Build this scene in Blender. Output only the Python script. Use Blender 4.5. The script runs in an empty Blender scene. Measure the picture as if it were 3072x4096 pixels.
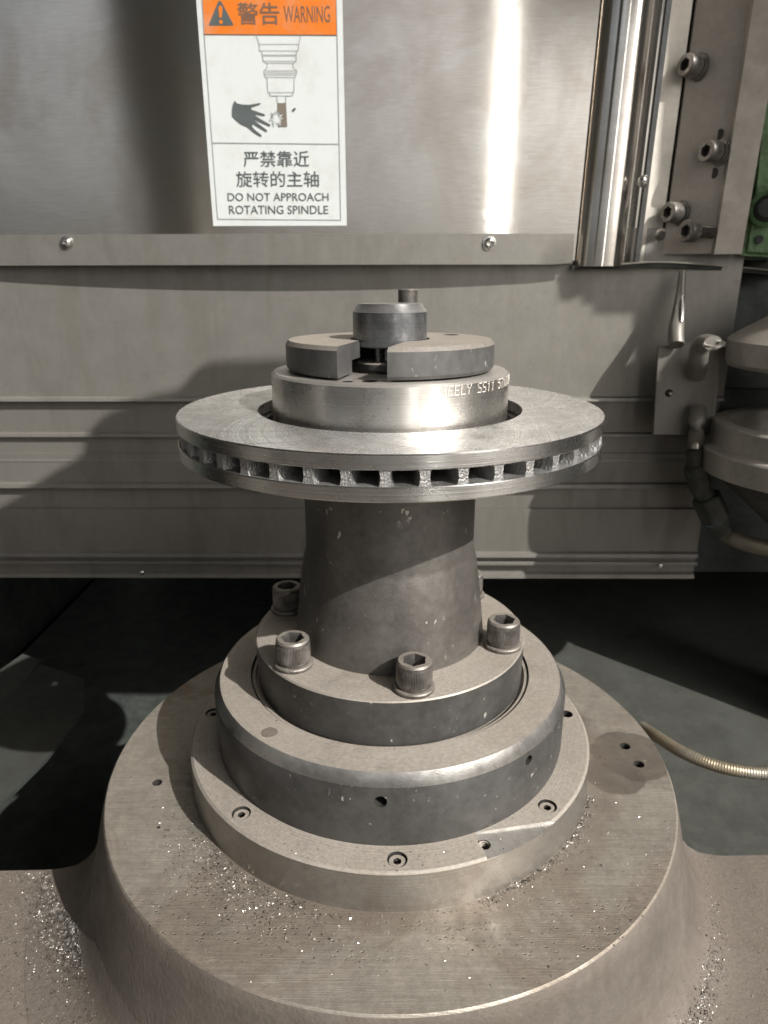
import bpy, bmesh, math, random
import numpy as np
from mathutils import Vector, Matrix
random.seed(7)
R_ = math.radians
C = bpy.context.scene.collection
scene = bpy.context.scene

# ------------------------------------------------------------------ camera
FPX, YAW, PITCH, ROLL, DY, HZ = 2794.2, R_(-0.50), R_(18.24), R_(-0.10), 0.472, 0.0800
_f = np.array([math.sin(YAW)*math.cos(PITCH), math.cos(YAW)*math.cos(PITCH), -math.sin(PITCH)])
_r0 = np.array([math.cos(YAW), -math.sin(YAW), 0.0]); _u0 = np.cross(_r0, _f)
_r = math.cos(ROLL)*_r0 + math.sin(ROLL)*_u0
_u = -math.sin(ROLL)*_r0 + math.cos(ROLL)*_u0
EYE = np.array([0.0, -DY, HZ])
def _ray(x, y):
    x *= 1.8517; y *= 1.8517
    return _f + (x-1536)/FPX*_r - (y-2048)/FPX*_u
def at(x, y, Y):            # point of the photograph -> point of the place at depth Y
    v = _ray(x, y); p = EYE + v*(Y+DY)/v[1]; return Vector(p)
def atz(x, y, z):           # same, on a level surface of height z
    v = _ray(x, y); p = EYE + v*(z-HZ)/v[2]; return Vector(p)
cam = bpy.data.cameras.new("camera"); camo = bpy.data.objects.new("camera", cam); C.objects.link(camo)
m = Matrix(((_r[0], _u[0], -_f[0], EYE[0]), (_r[1], _u[1], -_f[1], EYE[1]), (_r[2], _u[2], -_f[2], EYE[2]), (0, 0, 0, 1)))
camo.matrix_world = m
cam.sensor_fit = 'VERTICAL'; cam.sensor_height = 36.0; cam.lens = FPX/4096*36.0
cam.clip_start = 0.01; cam.clip_end = 200
cam.dof.use_dof = True; cam.dof.focus_distance = 0.385; cam.dof.aperture_fstop = 14.0
scene.camera = camo

# ------------------------------------------------------------------ world, sun, exposure
SUN_AZ, SUN_EL = R_(49), R_(38.5)       # azimuth to the right of the viewer's back
S = Vector((math.sin(SUN_AZ)*math.cos(SUN_EL), -math.cos(SUN_AZ)*math.cos(SUN_EL), math.sin(SUN_EL)))
w = bpy.data.worlds.new("World"); scene.world = w; w.use_nodes = True
nt = w.node_tree; nt.nodes.clear()
sky = nt.nodes.new('ShaderNodeTexSky'); sky.sky_type = 'NISHITA'; sky.sun_disc = False
sky.sun_elevation = SUN_EL; sky.sun_rotation = math.pi-SUN_AZ
sky.air_density = 1.0; sky.dust_density = 6.0; sky.ozone_density = 0.6
hs = nt.nodes.new('ShaderNodeHueSaturation'); hs.inputs['Saturation'].default_value = 0.35
bg = nt.nodes.new('ShaderNodeBackground'); bg.inputs['Strength'].default_value = 0.095
wo = nt.nodes.new('ShaderNodeOutputWorld')
nt.links.new(sky.outputs[0], hs.inputs['Color']); nt.links.new(hs.outputs[0], bg.inputs['Color']); nt.links.new(bg.outputs[0], wo.inputs['Surface'])
sl = bpy.data.lights.new("sun", 'SUN'); sl.energy = 4.7; sl.angle = R_(0.5); sl.color = (1.0, 0.97, 0.925)
so = bpy.data.objects.new("sun", sl); C.objects.link(so); so.rotation_euler = S.to_track_quat('Z', 'Y').to_euler()
so.location = S*3
scene.view_settings.view_transform = 'Standard'; scene.view_settings.look = 'None'
scene.view_settings.exposure = 0.42; scene.view_settings.gamma = 1.0
scene.render.engine = 'CYCLES'
scene.cycles.use_denoising = True
scene.cycles.max_bounces = 8

# ------------------------------------------------------------------ node helpers
class N:
    def __init__(s, name):
        s.m = bpy.data.materials.new(name); s.m.use_nodes = True; s.t = s.m.node_tree; s.t.nodes.clear()
        s.out = s.n('ShaderNodeOutputMaterial'); s.b = s.n('ShaderNodeBsdfPrincipled')
        s.t.links.new(s.b.outputs[0], s.out.inputs['Surface'])
        s.co = s.n('ShaderNodeTexCoord').outputs['Object']; s.geo = s.n('ShaderNodeNewGeometry')
    def n(s, k): return s.t.nodes.new(k)
    def put(s, sock, v):
        if isinstance(v, bpy.types.NodeSocket): s.t.links.new(v, sock)
        elif v is not None:
            if sock.type == 'RGBA' and len(v) == 3: v = (*v, 1)
            sock.default_value = v
    def math(s, op, a, b=None, c=None, clamp=False):
        x = s.n('ShaderNodeMath'); x.operation = op; x.use_clamp = clamp
        s.put(x.inputs[0], a); s.put(x.inputs[1], b); s.put(x.inputs[2], c); return x.outputs[0]
    def vm(s, op, a, b=None, sc=None):
        x = s.n('ShaderNodeVectorMath'); x.operation = op; s.put(x.inputs[0], a); s.put(x.inputs[1], b)
        if sc is not None: s.put(x.inputs['Scale'], sc)
        return x.outputs['Value'] if op in ('LENGTH', 'DOT_PRODUCT') else x.outputs['Vector']
    def sc(s, v, xyz): return s.vm('MULTIPLY', v, xyz)
    def noise(s, v, scale, detail=4, rough=.55, dist=0.0):
        x = s.n('ShaderNodeTexNoise'); s.put(x.inputs['Vector'], v); x.inputs['Scale'].default_value = scale
        x.inputs['Detail'].default_value = detail; x.inputs['Roughness'].default_value = rough; x.inputs['Distortion'].default_value = dist
        return x.outputs['Fac']
    def vor(s, v, scale, feat='F1'):
        x = s.n('ShaderNodeTexVoronoi'); x.feature = feat; s.put(x.inputs['Vector'], v); x.inputs['Scale'].default_value = scale
        return x.outputs['Distance']
    def ramp(s, v, a, b, lo=0.0, hi=1.0):
        x = s.n('ShaderNodeMapRange'); x.interpolation_type = 'SMOOTHSTEP'; s.put(x.inputs[0], v)
        x.inputs[1].default_value = a; x.inputs[2].default_value = b; x.inputs[3].default_value = lo; x.inputs[4].default_value = hi
        return x.outputs[0]
    def mix(s, f, a, b):
        x = s.n('ShaderNodeMix'); x.data_type = 'RGBA'; s.put(x.inputs[0], f); s.put(x.inputs[6], a); s.put(x.inputs[7], b); return x.outputs[2]
    def mul(s, col, v):
        x = s.n('ShaderNodeMix'); x.data_type = 'RGBA'; x.blend_type = 'MULTIPLY'; x.inputs[0].default_value = 1
        s.put(x.inputs[6], col); s.put(x.inputs[7], v); return x.outputs[2]
    def sep(s, v):
        x = s.n('ShaderNodeSeparateXYZ'); s.put(x.inputs[0], v); return x.outputs
    def bump(s, h, dist, strength=1.0, nrm=None):
        x = s.n('ShaderNodeBump'); s.put(x.inputs['Height'], h); x.inputs['Distance'].default_value = dist
        s.put(x.inputs['Strength'], strength)
        if nrm: s.put(x.inputs['Normal'], nrm)
        return x.outputs[0]
    def set(s, **k):
        names = dict(col='Base Color', rough='Roughness', metal='Metallic', nrm='Normal', aniso='Anisotropic', tan='Tangent', rot='Anisotropic Rotation', coat='Coat Weight', spec='Specular IOR Level')
        for a, v in k.items(): s.put(s.b.inputs[names[a]], v)
        return s.m
    def tanz(s):
        x = s.n('ShaderNodeTangent'); x.direction_type = 'RADIAL'; x.axis = 'Z'; return x.outputs[0]

DUST = (.30, .262, .218)
def steel(name, col, rough=.45, metal=.8, dust=0.0, var=.25, grain=.00012, gscale=900, aniso=0.0, lines=0.0, pitch=.0009,
          streak=0.0, scr=0.0, stain=0.0, dustcol=DUST, chips=0.0, vscale=22, rvar=.2, drip=0.0):
    k = N(name); co = k.co
    n1 = k.noise(co, vscale, 5, .6); n2 = k.noise(co, 190, 4, .6)
    v = k.math('ADD', k.math('MULTIPLY', n1, .65), k.math('MULTIPLY', n2, .35))
    fac = k.ramp(v, .33, .67, 1-var, 1+var)
    c = k.vm('SCALE', (*col,), sc=fac)
    ro = k.ramp(k.noise(co, 48, 5, .65), .3, .7, rough*(1-rvar), rough*(1+rvar))
    me = metal
    if stain:
        st = k.ramp(k.noise(k.vm('ADD', co, (3.1, 1.7, .4)), 13, 5, .62, .6), .53, .60)
        st = k.math('MULTIPLY', st, stain)
        c = k.mix(st, c, (col[0]*.55, col[1]*.46, col[2]*.38)); ro = k.math('ADD', ro, k.math('MULTIPLY', st, .12))
    if drip:
        dr = k.ramp(k.noise(k.sc(co, (3.5, 3.5, .8)), 8, 5, .6, .5), .45, .66); sp = k.ramp(k.noise(co, 120, 3, .6), .62, .72)
        c = k.mix(k.math('MULTIPLY', dr, drip), c, (col[0]*.55, col[1]*.52, col[2]*.46)); c = k.mix(k.math('MULTIPLY', sp, drip*.7), c, (col[0]*.5, col[1]*.46, col[2]*.4))
        ro = k.math('ADD', ro, k.math('MULTIPLY', dr, .08))
    if scr:
        # scuffs and fine nicks that laid bare brighter metal
        sv = k.sc(co, (1, 1, .75)); s1 = k.ramp(k.noise(k.vm('ADD', sv, (9, 4, 2)), 230, 2, .5, .3), .675, .71)
        big = k.ramp(k.noise(co, 24, 2), .50, .6); s1 = k.math('MULTIPLY', k.math('MULTIPLY', s1, big), scr)
        c = k.mix(s1, c, (.50, .47, .42)); ro = k.math('SUBTRACT', ro, k.math('MULTIPLY', s1, .1))
    if dust:
        nz = k.sep(k.geo.outputs['Normal'])[2]
        up = k.ramp(nz, .25, .92, .07, 1.0)
        dn = k.ramp(k.noise(co, 35, 6, .68), .18, .50, .45, 1)
        dm = k.math('MULTIPLY', k.math('MULTIPLY', up, dn), dust, clamp=True)
        dc = k.vm('SCALE', dustcol, sc=k.ramp(k.noise(co, 420, 3, .7), .25, .75, .78, 1.2))
        c = k.mix(dm, c, dc); me = k.math('MULTIPLY', k.math('SUBTRACT', 1, dm), metal); 
        ro = k.math('ADD', k.math('MULTIPLY', ro, k.math('SUBTRACT', 1, dm)), k.math('MULTIPLY', dm, .78))
    h = k.noise(co, gscale, 3, .6)
    nr = k.bump(h, grain)
    if lines:
        rz = k.sep(co); rad = k.vm('LENGTH', k.sc(co, (1, 1, 0)))
        nz = k.math('ABSOLUTE', k.sep(k.geo.outputs['Normal'])[2])
        t = k.math('ADD', k.math('MULTIPLY', rz[2], k.math('SUBTRACT', 1, nz)), k.math('MULTIPLY', rad, nz))
        cmb = k.n('ShaderNodeCombineXYZ'); k.put(cmb.inputs[2], t)
        wv = k.noise(cmb.outputs[0], 1/pitch, 2, .6)
        nr = k.bump(wv, lines, nrm=nr)
        c = k.mul(c, k.vm('SCALE', (1, 1, 1), sc=k.ramp(wv, .3, .7, .86, 1.12)))
    if streak:
        # cross-hatched grinding marks swinging round the axis
        rad = k.vm('LENGTH', k.sc(co, (1, 1, 0))); hh = None
        for ang, o in ((9.0, 0), (-11.0, 5.0)):
            rt = k.n('ShaderNodeVectorRotate'); rt.rotation_type = 'Z_AXIS'; k.put(rt.inputs['Vector'], k.sc(co, (1, 1, 0))); k.put(rt.inputs['Angle'], k.math('MULTIPLY', rad, ang))
            q = k.vm('ADD', k.vm('NORMALIZE', rt.outputs[0]), (o, 0, 0))
            x = k.math('ADD', k.math('MULTIPLY', k.noise(q, 75, 2, .6), .55), k.math('MULTIPLY', k.noise(q, 9, 2, .6), .45))
            hh = x if hh is None else k.math('ADD', k.math('MULTIPLY', hh, .5), k.math('MULTIPLY', x, .5))
        ff = k.ramp(hh, .44, .56, 1-streak, 1+streak)
        c = k.vm('SCALE', c, sc=ff); nr = k.bump(hh, .0009, .7, nrm=nr)
        ro = k.math('MULTIPLY', ro, k.ramp(hh, .43, .57, 1.3, .75))
    k.set(col=c, rough=ro, metal=me, nrm=nr)
    if aniso: k.set(aniso=aniso, rot=.25, tan=k.tanz())
    return k.m

M = {}
M['disc_face'] = steel('ground_disc_face', (.90, .885, .855), .32, .88, streak=.26, var=.03, aniso=.45, grain=.00003)
M['disc_rim'] = steel('turned_disc_rim', (.56, .55, .53), .27, .97, lines=.00016, pitch=.00075, aniso=.6, var=.08, grain=.00001, rvar=.08)
M['cast'] = steel('rough_cast_iron', (.34, .335, .325), .42, .75, grain=.0011, gscale=750, var=.35)
M['hat'] = steel('turned_hub_steel', (.60, .575, .54), .26, .97, lines=.00005, pitch=.0006, aniso=.6, dust=.3, var=.08, grain=.00001, rvar=.1)
M['black'] = steel('blackened_steel', (.098, .091, .083), .38, .45, dust=.55, aniso=.3, scr=.9, var=.3, grain=.0002, gscale=1300)
M['black_side'] = steel('oiled_black_ring', (.050, .049, .047), .46, .25, dust=.30, aniso=.3, scr=.6, var=.35, grain=.0001)
M['washer'] = steel('phosphated_washer', (.085, .085, .085), .42, .35, dust=.8, scr=.5, var=.25, grain=.00008)
M['nut'] = steel('worn_dark_nut', (.24, .245, .255), .27, .85, dust=.35, scr=1.0, var=.3, aniso=.4, lines=.00003)
M['bolt'] = steel('dusty_bolt_steel', (.15, .14, .13), .36, .7, dust=.5, scr=.6, var=.4, vscale=120, grain=.0002)
M['ring'] = steel('dusty_ring_steel', (.36, .345, .32), .30, .9, dust=.75, stain=.3, var=.16, aniso=.4, lines=.00006)
M['bevel'] = steel('polished_bevel', (.36, .35, .335), .30, .9, dust=.35, var=.3, scr=.4)
M['floorm'] = steel('dusty_table_iron', (.132, .114, .097), .55, .3, dust=.7, dustcol=(.145, .120, .098), stain=.3, var=.2, grain=.0004, gscale=700)
M['flank'] = steel('dusty_plate_flank', (.118, .102, .087), .58, .2, dust=.65, dustcol=(.132, .110, .090), var=.18, grain=.0004, gscale=420, stain=.3)
M['pale'] = steel('pale_dusty_steel', (.46, .44, .41), .34, .7, dust=.6, var=.15)
M['dark'] = steel('dark_green_paint', (.050, .057, .052), .55, .0, dust=.0, var=.4)
M['pit'] = steel('pit_green_paint', (.036, .042, .039), .5, .0, dust=.1, var=.3)
M['galv'] = steel('galvanised_sheet', (.245, .233, .21), .40, .5, var=.06, rvar=.08, drip=.28, grain=.0001, gscale=260, vscale=40, stain=.0)
M['galv2'] = steel('dull_guard_sheet', (.18, .17, .152), .44, .35, var=.06, grain=.0001, rvar=.08, drip=.35, vscale=6)
M['bracket'] = steel('grey_bracket_plate', (.38, .345, .305), .5, .4, var=.1, grain=.0001)
M['slotlit'] = steel('pale_edge_strip', (.55, .52, .46), .45, .3, var=.08)
M['chrome'] = steel('bright_tube', (.62, .60, .57), .2, .95, var=.1)

def stainless(name):
    k = N(name); co = k.co
    n1 = k.noise(k.sc(co, (.5, .5, 60)), 22, 4, .65)              # horizontal brushing
    fine = k.noise(k.sc(co, (1, 1, 26)), 55, 3, .7)
    sm = k.noise(k.vm('ADD', co, (2.2, .3, .9)), 9, 5, .6, .5); sm2 = k.ramp(sm, .35, .72)
    spots = k.ramp(k.vor(k.sc(co, (1, 1, .8)), 75), .045, .09, 1, 0)
    spots = k.math('MULTIPLY', spots, k.ramp(k.noise(co, 14, 2), .5, .62))
    c = k.mix(sm2, (.82, .785, .73), (.68, .61, .54))
    c = k.vm('SCALE', c, sc=k.ramp(fine, .3, .7, .93, 1.05))
    c = k.mix(k.math('MULTIPLY', spots, .2), c, (.75, .74, .70))
    ro = k.math('ADD', k.ramp(sm, .30, .70, .135, .175), k.math('MULTIPLY', spots, .08))
    nr = k.bump(n1, .000015); 
    k.set(col=c, rough=ro, metal=.97, nrm=nr, aniso=1.0, rot=.25, tan=k.tanz())
    return k.m
M['stainless'] = stainless('brushed_stainless')

def milled(name):
    k = N(name); co = k.co; xyz = k.sep(co)
    ln = k.noise(k.sc(co, (2.5, 95, 2.5)), 9, 4, .62); ln2 = k.noise(k.sc(co, (6, 420, 6)), 4, 3, .6)
    front = k.ramp(xyz[1], -.128, -.150); lo = k.ramp(xyz[1], -.19, -.175)
    band = k.math('MULTIPLY', front, lo)
    st = k.ramp(k.noise(k.vm('ADD', co, (1.3, .2, 0)), 8, 6, .62, .8), .50, .58)
    c = k.mix(st, (.315, .285, .243), (.245, .210, .172))
    c = k.vm('SCALE', c, sc=k.ramp(k.noise(co, 230, 4, .7), .25, .75, .86, 1.13))
    c = k.vm('SCALE', c, sc=k.ramp(ln, .35, .65, .93, 1.07))
    pit = k.math('MULTIPLY', k.ramp(k.vor(k.sc(co, (1, 1.9, 1)), 260), .16, .28, 1, 0), k.ramp(k.noise(k.sc(co, (3, 60, 1)), 6, 2), .46, .56))
    pit = k.math('MULTIPLY', pit, band); c = k.mix(k.math('MULTIPLY', pit, .8), c, (.07, .055, .045))
    # oil stains round the two tapped holes and the ring
    for (x, y, r) in ((.191, -.006, .030), (.170, -.030, .022)):
        d = k.vm('LENGTH', k.vm('SUBTRACT', k.sc(co, (1, 1, 0)), (x, y, 0)))
        d = k.math('ADD', d, k.math('MULTIPLY', k.noise(co, 60, 3), .008))
        c = k.mix(k.ramp(d, r+.003, r+.005, .75, 0), c, (.135, .115, .095))
    rad = k.vm('LENGTH', k.vm('SUBTRACT', k.sc(co, (1, 1, 0)), (.012, -.004, 0))); rd = k.math('ADD', rad, k.math('MULTIPLY', k.noise(co, 40, 4), .022))
    c = k.mix(k.ramp(rd, .168, .178, .5, 0), c, (.17, .142, .115))
    ro = k.ramp(k.noise(co, 60, 4), .3, .7, .40, .58); ro = k.math('ADD', ro, k.math('MULTIPLY', st, .12))
    ro = k.math('SUBTRACT', ro, k.math('MULTIPLY', band, .08))
    nr = k.bump(ln2, .00022); nr = k.bump(ln, .0003, .5, nrm=nr); nr = k.bump(k.noise(co, 800, 3, .7), .00022, nrm=nr); nr = k.bump(pit, -.0003, nrm=nr)
    k.set(col=c, rough=ro, metal=.55, nrm=nr); return k.m
M['plate'] = milled('milled_plate_top')

def plain(name, col, rough=.5, metal=0.0, var=.08, spec=None):
    k = N(name); c = k.vm('SCALE', col, sc=k.ramp(k.noise(k.co, 60, 4), .3, .7, 1-var, 1+var))
    k.set(col=c, rough=rough, metal=metal)
    if spec is not None: k.set(spec=spec)
    return k.m
def sticker_mat(name, col):
    k = N(name); co = k.co
    d = k.ramp(k.noise(co, 30, 5, .65), .45, .72, 0, .3)
    c = k.mix(d, col, (.42, .40, .36)); k.set(col=c, rough=.38, nrm=k.bump(k.noise(co, 90, 3), .0004, .4)); return k.m
M['paper'] = sticker_mat('sticker_white', (.60, .63, .62))
M['orange'] = sticker_mat('sticker_orange', (.66, .17, .014))
M['ink'] = plain('sticker_ink', (.085, .10, .10), .45)
M['inkbrown'] = plain('sticker_ink_on_orange', (.17, .10, .065), .45)
M['tool'] = plain('sticker_tool_grey', (.17, .145, .115), .45)
M['inkline'] = plain('sticker_thin_line', (.25, .27, .27), .5)
M['engrave'] = plain('engraved_mark', (.74, .70, .63), .6, .1)
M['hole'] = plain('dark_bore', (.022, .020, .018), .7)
M['blue'] = plain('blue_ring', (.07, .12, .18), .4)
M['fitting'] = plain('dark_fitting', (.05, .052, .044), .75, .3, .3)
M['rubber'] = plain('black_handle', (.03, .032, .03), .45)
k = N('braided_hose'); 
k.set(col=k.mix(k.ramp(k.noise(k.co, 30, 3), .4, .6), (.30, .255, .18), (.31, .285, .24)), rough=.42, metal=.65); M['hose'] = k.m
k = N('green_casting_paint')
k.set(col=k.vm('SCALE', (.10, .185, .08), sc=k.ramp(k.noise(k.co, 50, 5, .7), .3, .7, .7, 1.25)), rough=.35, nrm=k.bump(k.noise(k.co, 150, 4, .6), .004)); M['green'] = k.m
k = N('metal_chip'); k.set(col=k.vm('SCALE', (.52, .49, .45), sc=k.ramp(k.noise(k.co, 300, 2),   .40, .66, .10, 1.0)), rough=.38, metal=.7); M['chip'] = k.m
k = N('factory_wall_paint'); k.set(col=k.vm('SCALE', (.20, .20, .18), sc=k.ramp(k.noise(k.co, 1.5, 5), .35, .65, .6, 1.3)), rough=.8); M['factory'] = k.m
M['refl_dark'] = plain('reflection_block_green', (.018, .035, .026), .5)  # for the added block mirrored dark in the cover
k = N('concrete_floor'); k.set(col=k.vm('SCALE', (.20, .19, .17), sc=k.ramp(k.noise(k.co, 2, 6), .35, .65, .75, 1.2)), rough=.7); M['concrete'] = k.m

# ------------------------------------------------------------------ mesh helpers
def finish(bm, name, ang=32, recalc=True):
    me = bpy.data.meshes.new(name)
    if recalc: bmesh.ops.recalc_face_normals(bm, faces=bm.faces[:])
    bm.to_mesh(me); bm.free()
    me.polygons.foreach_set('use_smooth', [True]*len(me.polygons)); me.set_sharp_from_angle(angle=R_(ang)); me.update()
    return me
def obj(name, me, mat, parent=None, loc=None, kind=None, label=None, cat=None, group=None):
    if isinstance(me, bmesh.types.BMesh): me = finish(me, name)
    o = bpy.data.objects.new(name, me); C.objects.link(o)
    if mat is not None and not me.materials: me.materials.append(mat)
    if parent: o.parent = parent
    if loc is not None: o.location = loc
    if kind: o['kind'] = kind
    if label: o['label'] = label
    if cat: o['category'] = cat
    if group: o['group'] = group
    return o
def thing(name, label, cat, loc=(0, 0, 0), group=None):
    o = bpy.data.objects.new(name, None); C.objects.link(o); o.location = loc; o.empty_display_size = .02
    o['label'] = label; o['category'] = cat
    if group: o['group'] = group
    return o
def lathe(prof, seg=160, closed=True, bm=None, cx=0, cy=0):
    """prof: (r, z) loop (closed ring) or an open line from the axis to the axis"""
    bm = bm or bmesh.new(); rings = []
    for r, z in prof:
        if r < 1e-6: rings.append([bm.verts.new((cx, cy, z))])
        else: rings.append([bm.verts.new((cx+r*math.cos(2*math.pi*i/seg), cy+r*math.sin(2*math.pi*i/seg), z)) for i in range(seg)])
    n = len(rings)
    for j in range(n if closed else n-1):
        a, b = rings[j], rings[(j+1) % n]
        for i in range(seg):
            i2 = (i+1) % seg
            if len(a) == 1 and len(b) == 1: continue
            if len(a) == 1: bm.faces.new((a[0], b[i], b[i2]))
            elif len(b) == 1: bm.faces.new((a[i], a[i2], b[0]))
            else: bm.faces.new((a[i], a[i2], b[i2], b[i]))
    return bm
def box(x0, x1, y0, y1, z0, z1, bm=None, bevel=0.0, mat=None):
    bm = bm or bmesh.new()
    r = bmesh.ops.create_cube(bm, size=1, matrix=Matrix.Translation(((x0+x1)/2, (y0+y1)/2, (z0+z1)/2)) @ Matrix.Diagonal((x1-x0, y1-y0, z1-z0, 1)))
    if bevel:
        es = list({e for v in r['verts'] for e in v.link_edges})
        bmesh.ops.bevel(bm, geom=es, offset=bevel, segments=2, affect='EDGES', profile=.5)
    if mat is not None: bmesh.ops.transform(bm, matrix=mat, verts=bm.verts[:])
    return bm
def cyl(r, h, seg=32, r2=None, bm=None, mat=None):
    bm = bm or bmesh.new()
    g = bmesh.ops.create_cone(bm, cap_ends=True, segments=seg, radius1=r, radius2=r if r2 is None else r2, depth=h, matrix=(mat or Matrix()) @ Matrix.Translation((0, 0, h/2)))
    return bm
def prism(pts, vec, bm=None):
    """solid from a polygon of 3-D points pushed along vec"""
    bm = bm or bmesh.new(); vec = Vector(vec)
    a = [bm.verts.new(p) for p in pts]; b = [bm.verts.new(Vector(p)+vec) for p in pts]; n = len(pts)
    bm.faces.new(a); bm.faces.new(list(reversed(b)))
    for i in range(n): bm.faces.new((a[i], b[i], b[(i+1) % n], a[(i+1) % n]))
    return bm
def sweep(path, r, seg=14, bm=None, rfun=None, flat=1.0, up=Vector((0, 0, 1))):
    bm = bm or bmesh.new(); rings = []; n = len(path); P = [Vector(p) for p in path]
    for i, p in enumerate(P):
        t = (P[min(i+1, n-1)]-P[max(i-1, 0)]).normalized(); a = t.cross(up)
        if a.length < 1e-4: a = t.cross(Vector((0, 1, 0)))
        a.normalize(); b = a.cross(t).normalized(); rr = r if rfun is None else rfun(i)
        rings.append([bm.verts.new(p+a*rr*math.cos(2*math.pi*k/seg)+b*rr*flat*math.sin(2*math.pi*k/seg)) for k in range(seg)])
    for i in range(n-1):
        for k in range(seg):
            bm.faces.new((rings[i][k], rings[i][(k+1) % seg], rings[i+1][(k+1) % seg], rings[i+1][k]))
    bm.faces.new(rings[0]); bm.faces.new(list(reversed(rings[-1])))
    return bm
def spline(pts, n):
    P = [Vector(p) for p in pts]; P = [P[0]*2-P[1]]+P+[P[-1]*2-P[-2]]; out = []
    for i in range(1, len(P)-2):
        for j in range(n):
            t = j/n; a, b, c, d = P[i-1:i+3]
            out.append(.5*((2*b)+(c-a)*t+(2*a-5*b+4*c-d)*t*t+(3*b-a-3*c+d)*t**3))
    out.append(P[-2]); return out
def cut(o, cutters, mats=True):
    """subtract closed meshes from o for good"""
    tmp = []
    for bm in cutters:
        me = finish(bm, 'cutter') if isinstance(bm, bmesh.types.BMesh) else bm
        if mats and not me.materials: me.materials.append(M['hole'] if mats is True else mats)
        c = bpy.data.objects.new('cutter', me); C.objects.link(c); tmp.append(c)
        md = o.modifiers.new('cut', 'BOOLEAN'); md.operation = 'DIFFERENCE'; md.object = c; md.solver = 'EXACT'
        md.material_mode = 'TRANSFER'
    dg = bpy.context.evaluated_depsgraph_get(); dg.update()
    me = bpy.data.meshes.new_from_object(o.evaluated_get(dg)); o.modifiers.clear(); me.name = o.name
    o.data = me; me.polygons.foreach_set('use_smooth', [True]*len(me.polygons)); me.set_sharp_from_angle(angle=R_(32))
    for c in tmp: bpy.data.objects.remove(c)
def bore(x, y, ztop, depth, r, seg=28): return cyl(r, depth+.01, seg, mat=Matrix.Translation((x, y, ztop-depth)))
def pol(R, a): return R*math.cos(R_(a)), R*math.sin(R_(a))

# ------------------------------------------------------------------ the setting
YW = .345           # plane of the lower guard wall
zt = -.365          # table
tA, tB = atz(100, 1879, zt), atz(1600, 1848, zt)
edge = lambda x: tA.y+(x-tA.x)*(tB.y-tA.y)/(tB.x-tA.x)
bm = prism([(-1.2, edge(-1.2), zt), (1.2, edge(1.2), zt), (1.2, -1.1, zt), (-1.2, -1.1, zt)], (0, 0, -.03))
obj('machine_table', bm, M['floorm'], kind='structure')
bm = box(-.75, 1.0, -.06, 1.3, -.66, -.64); obj('pit_floor', bm, M['dark'], kind='structure')
bm = box(-5.0, 2.4, 1.3, 1.32, -.66, 2.6); obj('pit_back_wall', bm, M['dark'], kind='structure')
bm = box(-.80, -.78, .2, 1.3, -.66, .5); obj('pit_side_wall', bm, M['dark'], kind='structure')
bm = box(-6, 6, -6, -1.1, -1.0, -.95); obj('factory_floor', bm, M['concrete'], kind='structure')
bm = box(-5.0, -.4, -3.0, -2.9, -1, .0); obj('low_fill_blocker', bm, M['factory'], kind='structure')  # added low wall out of view, blocks low fill light
refl_blocks = thing('reflection_blocks', 'added dark green and grey blocks behind the viewer, shaped to be mirrored in the cover', 'reflection block')  # blocks added out of view to give the cover its dark reflection
obj('reflection_block_top', box(-1.42, -.90, -2.75, -2.4, .62, 2.3, bevel=.03), M['refl_dark'], refl_blocks); obj('reflection_block_base', box(-1.30, -1.0, -2.75, -2.42, -.95, .615, bevel=.02), M['factory'], refl_blocks)
obj('reflection_block_side', box(-1.05, -.78, -2.70, -2.5, .95, 1.5, bevel=.03), M['factory'], refl_blocks)
bm = box(-1.6, 1.9, -1.45, -1.40, -1, -.04); obj('low_light_blocker', bm, M['factory'], kind='structure')  # added unseen panel that darkens low reflections and fill
bm = box(1.25, 1.30, -.35, 1.3, -1, 2.6); obj('side_light_blocker', bm, M['factory'], kind='structure')  # added unseen wall that darkens what the hub's right side mirrors
bm = box(-5, 1.80, -4, 1.4, 2.6, 2.66); obj('sky_blocker_roof', bm, M['factory'], kind='structure')  # added unseen slab that holds back sky fill, open towards the sun
bm = box(-5.1, -5.0, -3, 1.3, -1, 2.6); obj('factory_side_wall', bm, M['factory'], kind='structure')

# an upright work lamp tube beside the operator, seen in the photograph as the bright upright reflection
k = N('lamp_tube_glow'); k.b.inputs['Emission Color'].default_value = (1, .98, .93, 1); k.b.inputs['Emission Strength'].default_value = 14; M['glow'] = k.m
def lamp(x, y, label):
    t = thing('work_lamp', label, 'lamp', (x, y, -.35))
    obj('tube', cyl(.0075, 1.95, 24), M['glow'], t); obj('cap', cyl(.016, .04, 24, mat=Matrix.Translation((0, 0, 1.95))), M['factory'], t); obj('cap', cyl(.016, .04, 24, mat=Matrix.Translation((0, 0, -.04))), M['factory'], t)
lamp(.45, -1.22, 'upright lamp tube behind the viewer on the right, mirrored in the steel cover')

# ------------------------------------------------------------------ round plate and rings
P_top, A_top, B_top, C_top = -.2755, -.2472, -.1965, -.1662
plate = thing('round_plate', 'large round milled steel base plate littered with chips, under all the rings', 'plate')
bm = lathe([(.06, P_top), (.2134, P_top), (.2146, P_top-.0012), (.2180, -.2880), (.2215, -.3030), (.2255, -.3190), (.2300, -.3340), (.2322, -.3400), (.2325, -.36), (.2325, -.40), (.205, -.42), (.205, -.60), (.06, -.60)], 256)
po = obj('plate_body', bm, M['plate'], plate); po.data.materials.append(M['flank'])
for p in po.data.polygons:
    if math.hypot(p.center.x, p.center.y) > .2148: p.material_index = 1
cut(po, [bore(-.1737, -.0405, P_top, .012, .0036), bore(.1896, .0049, P_top, .012, .0042), bore(.1933, -.0172, P_top, .012, .0042), bore(-.1585, -.0855, P_top, .004, .0012)])

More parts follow.
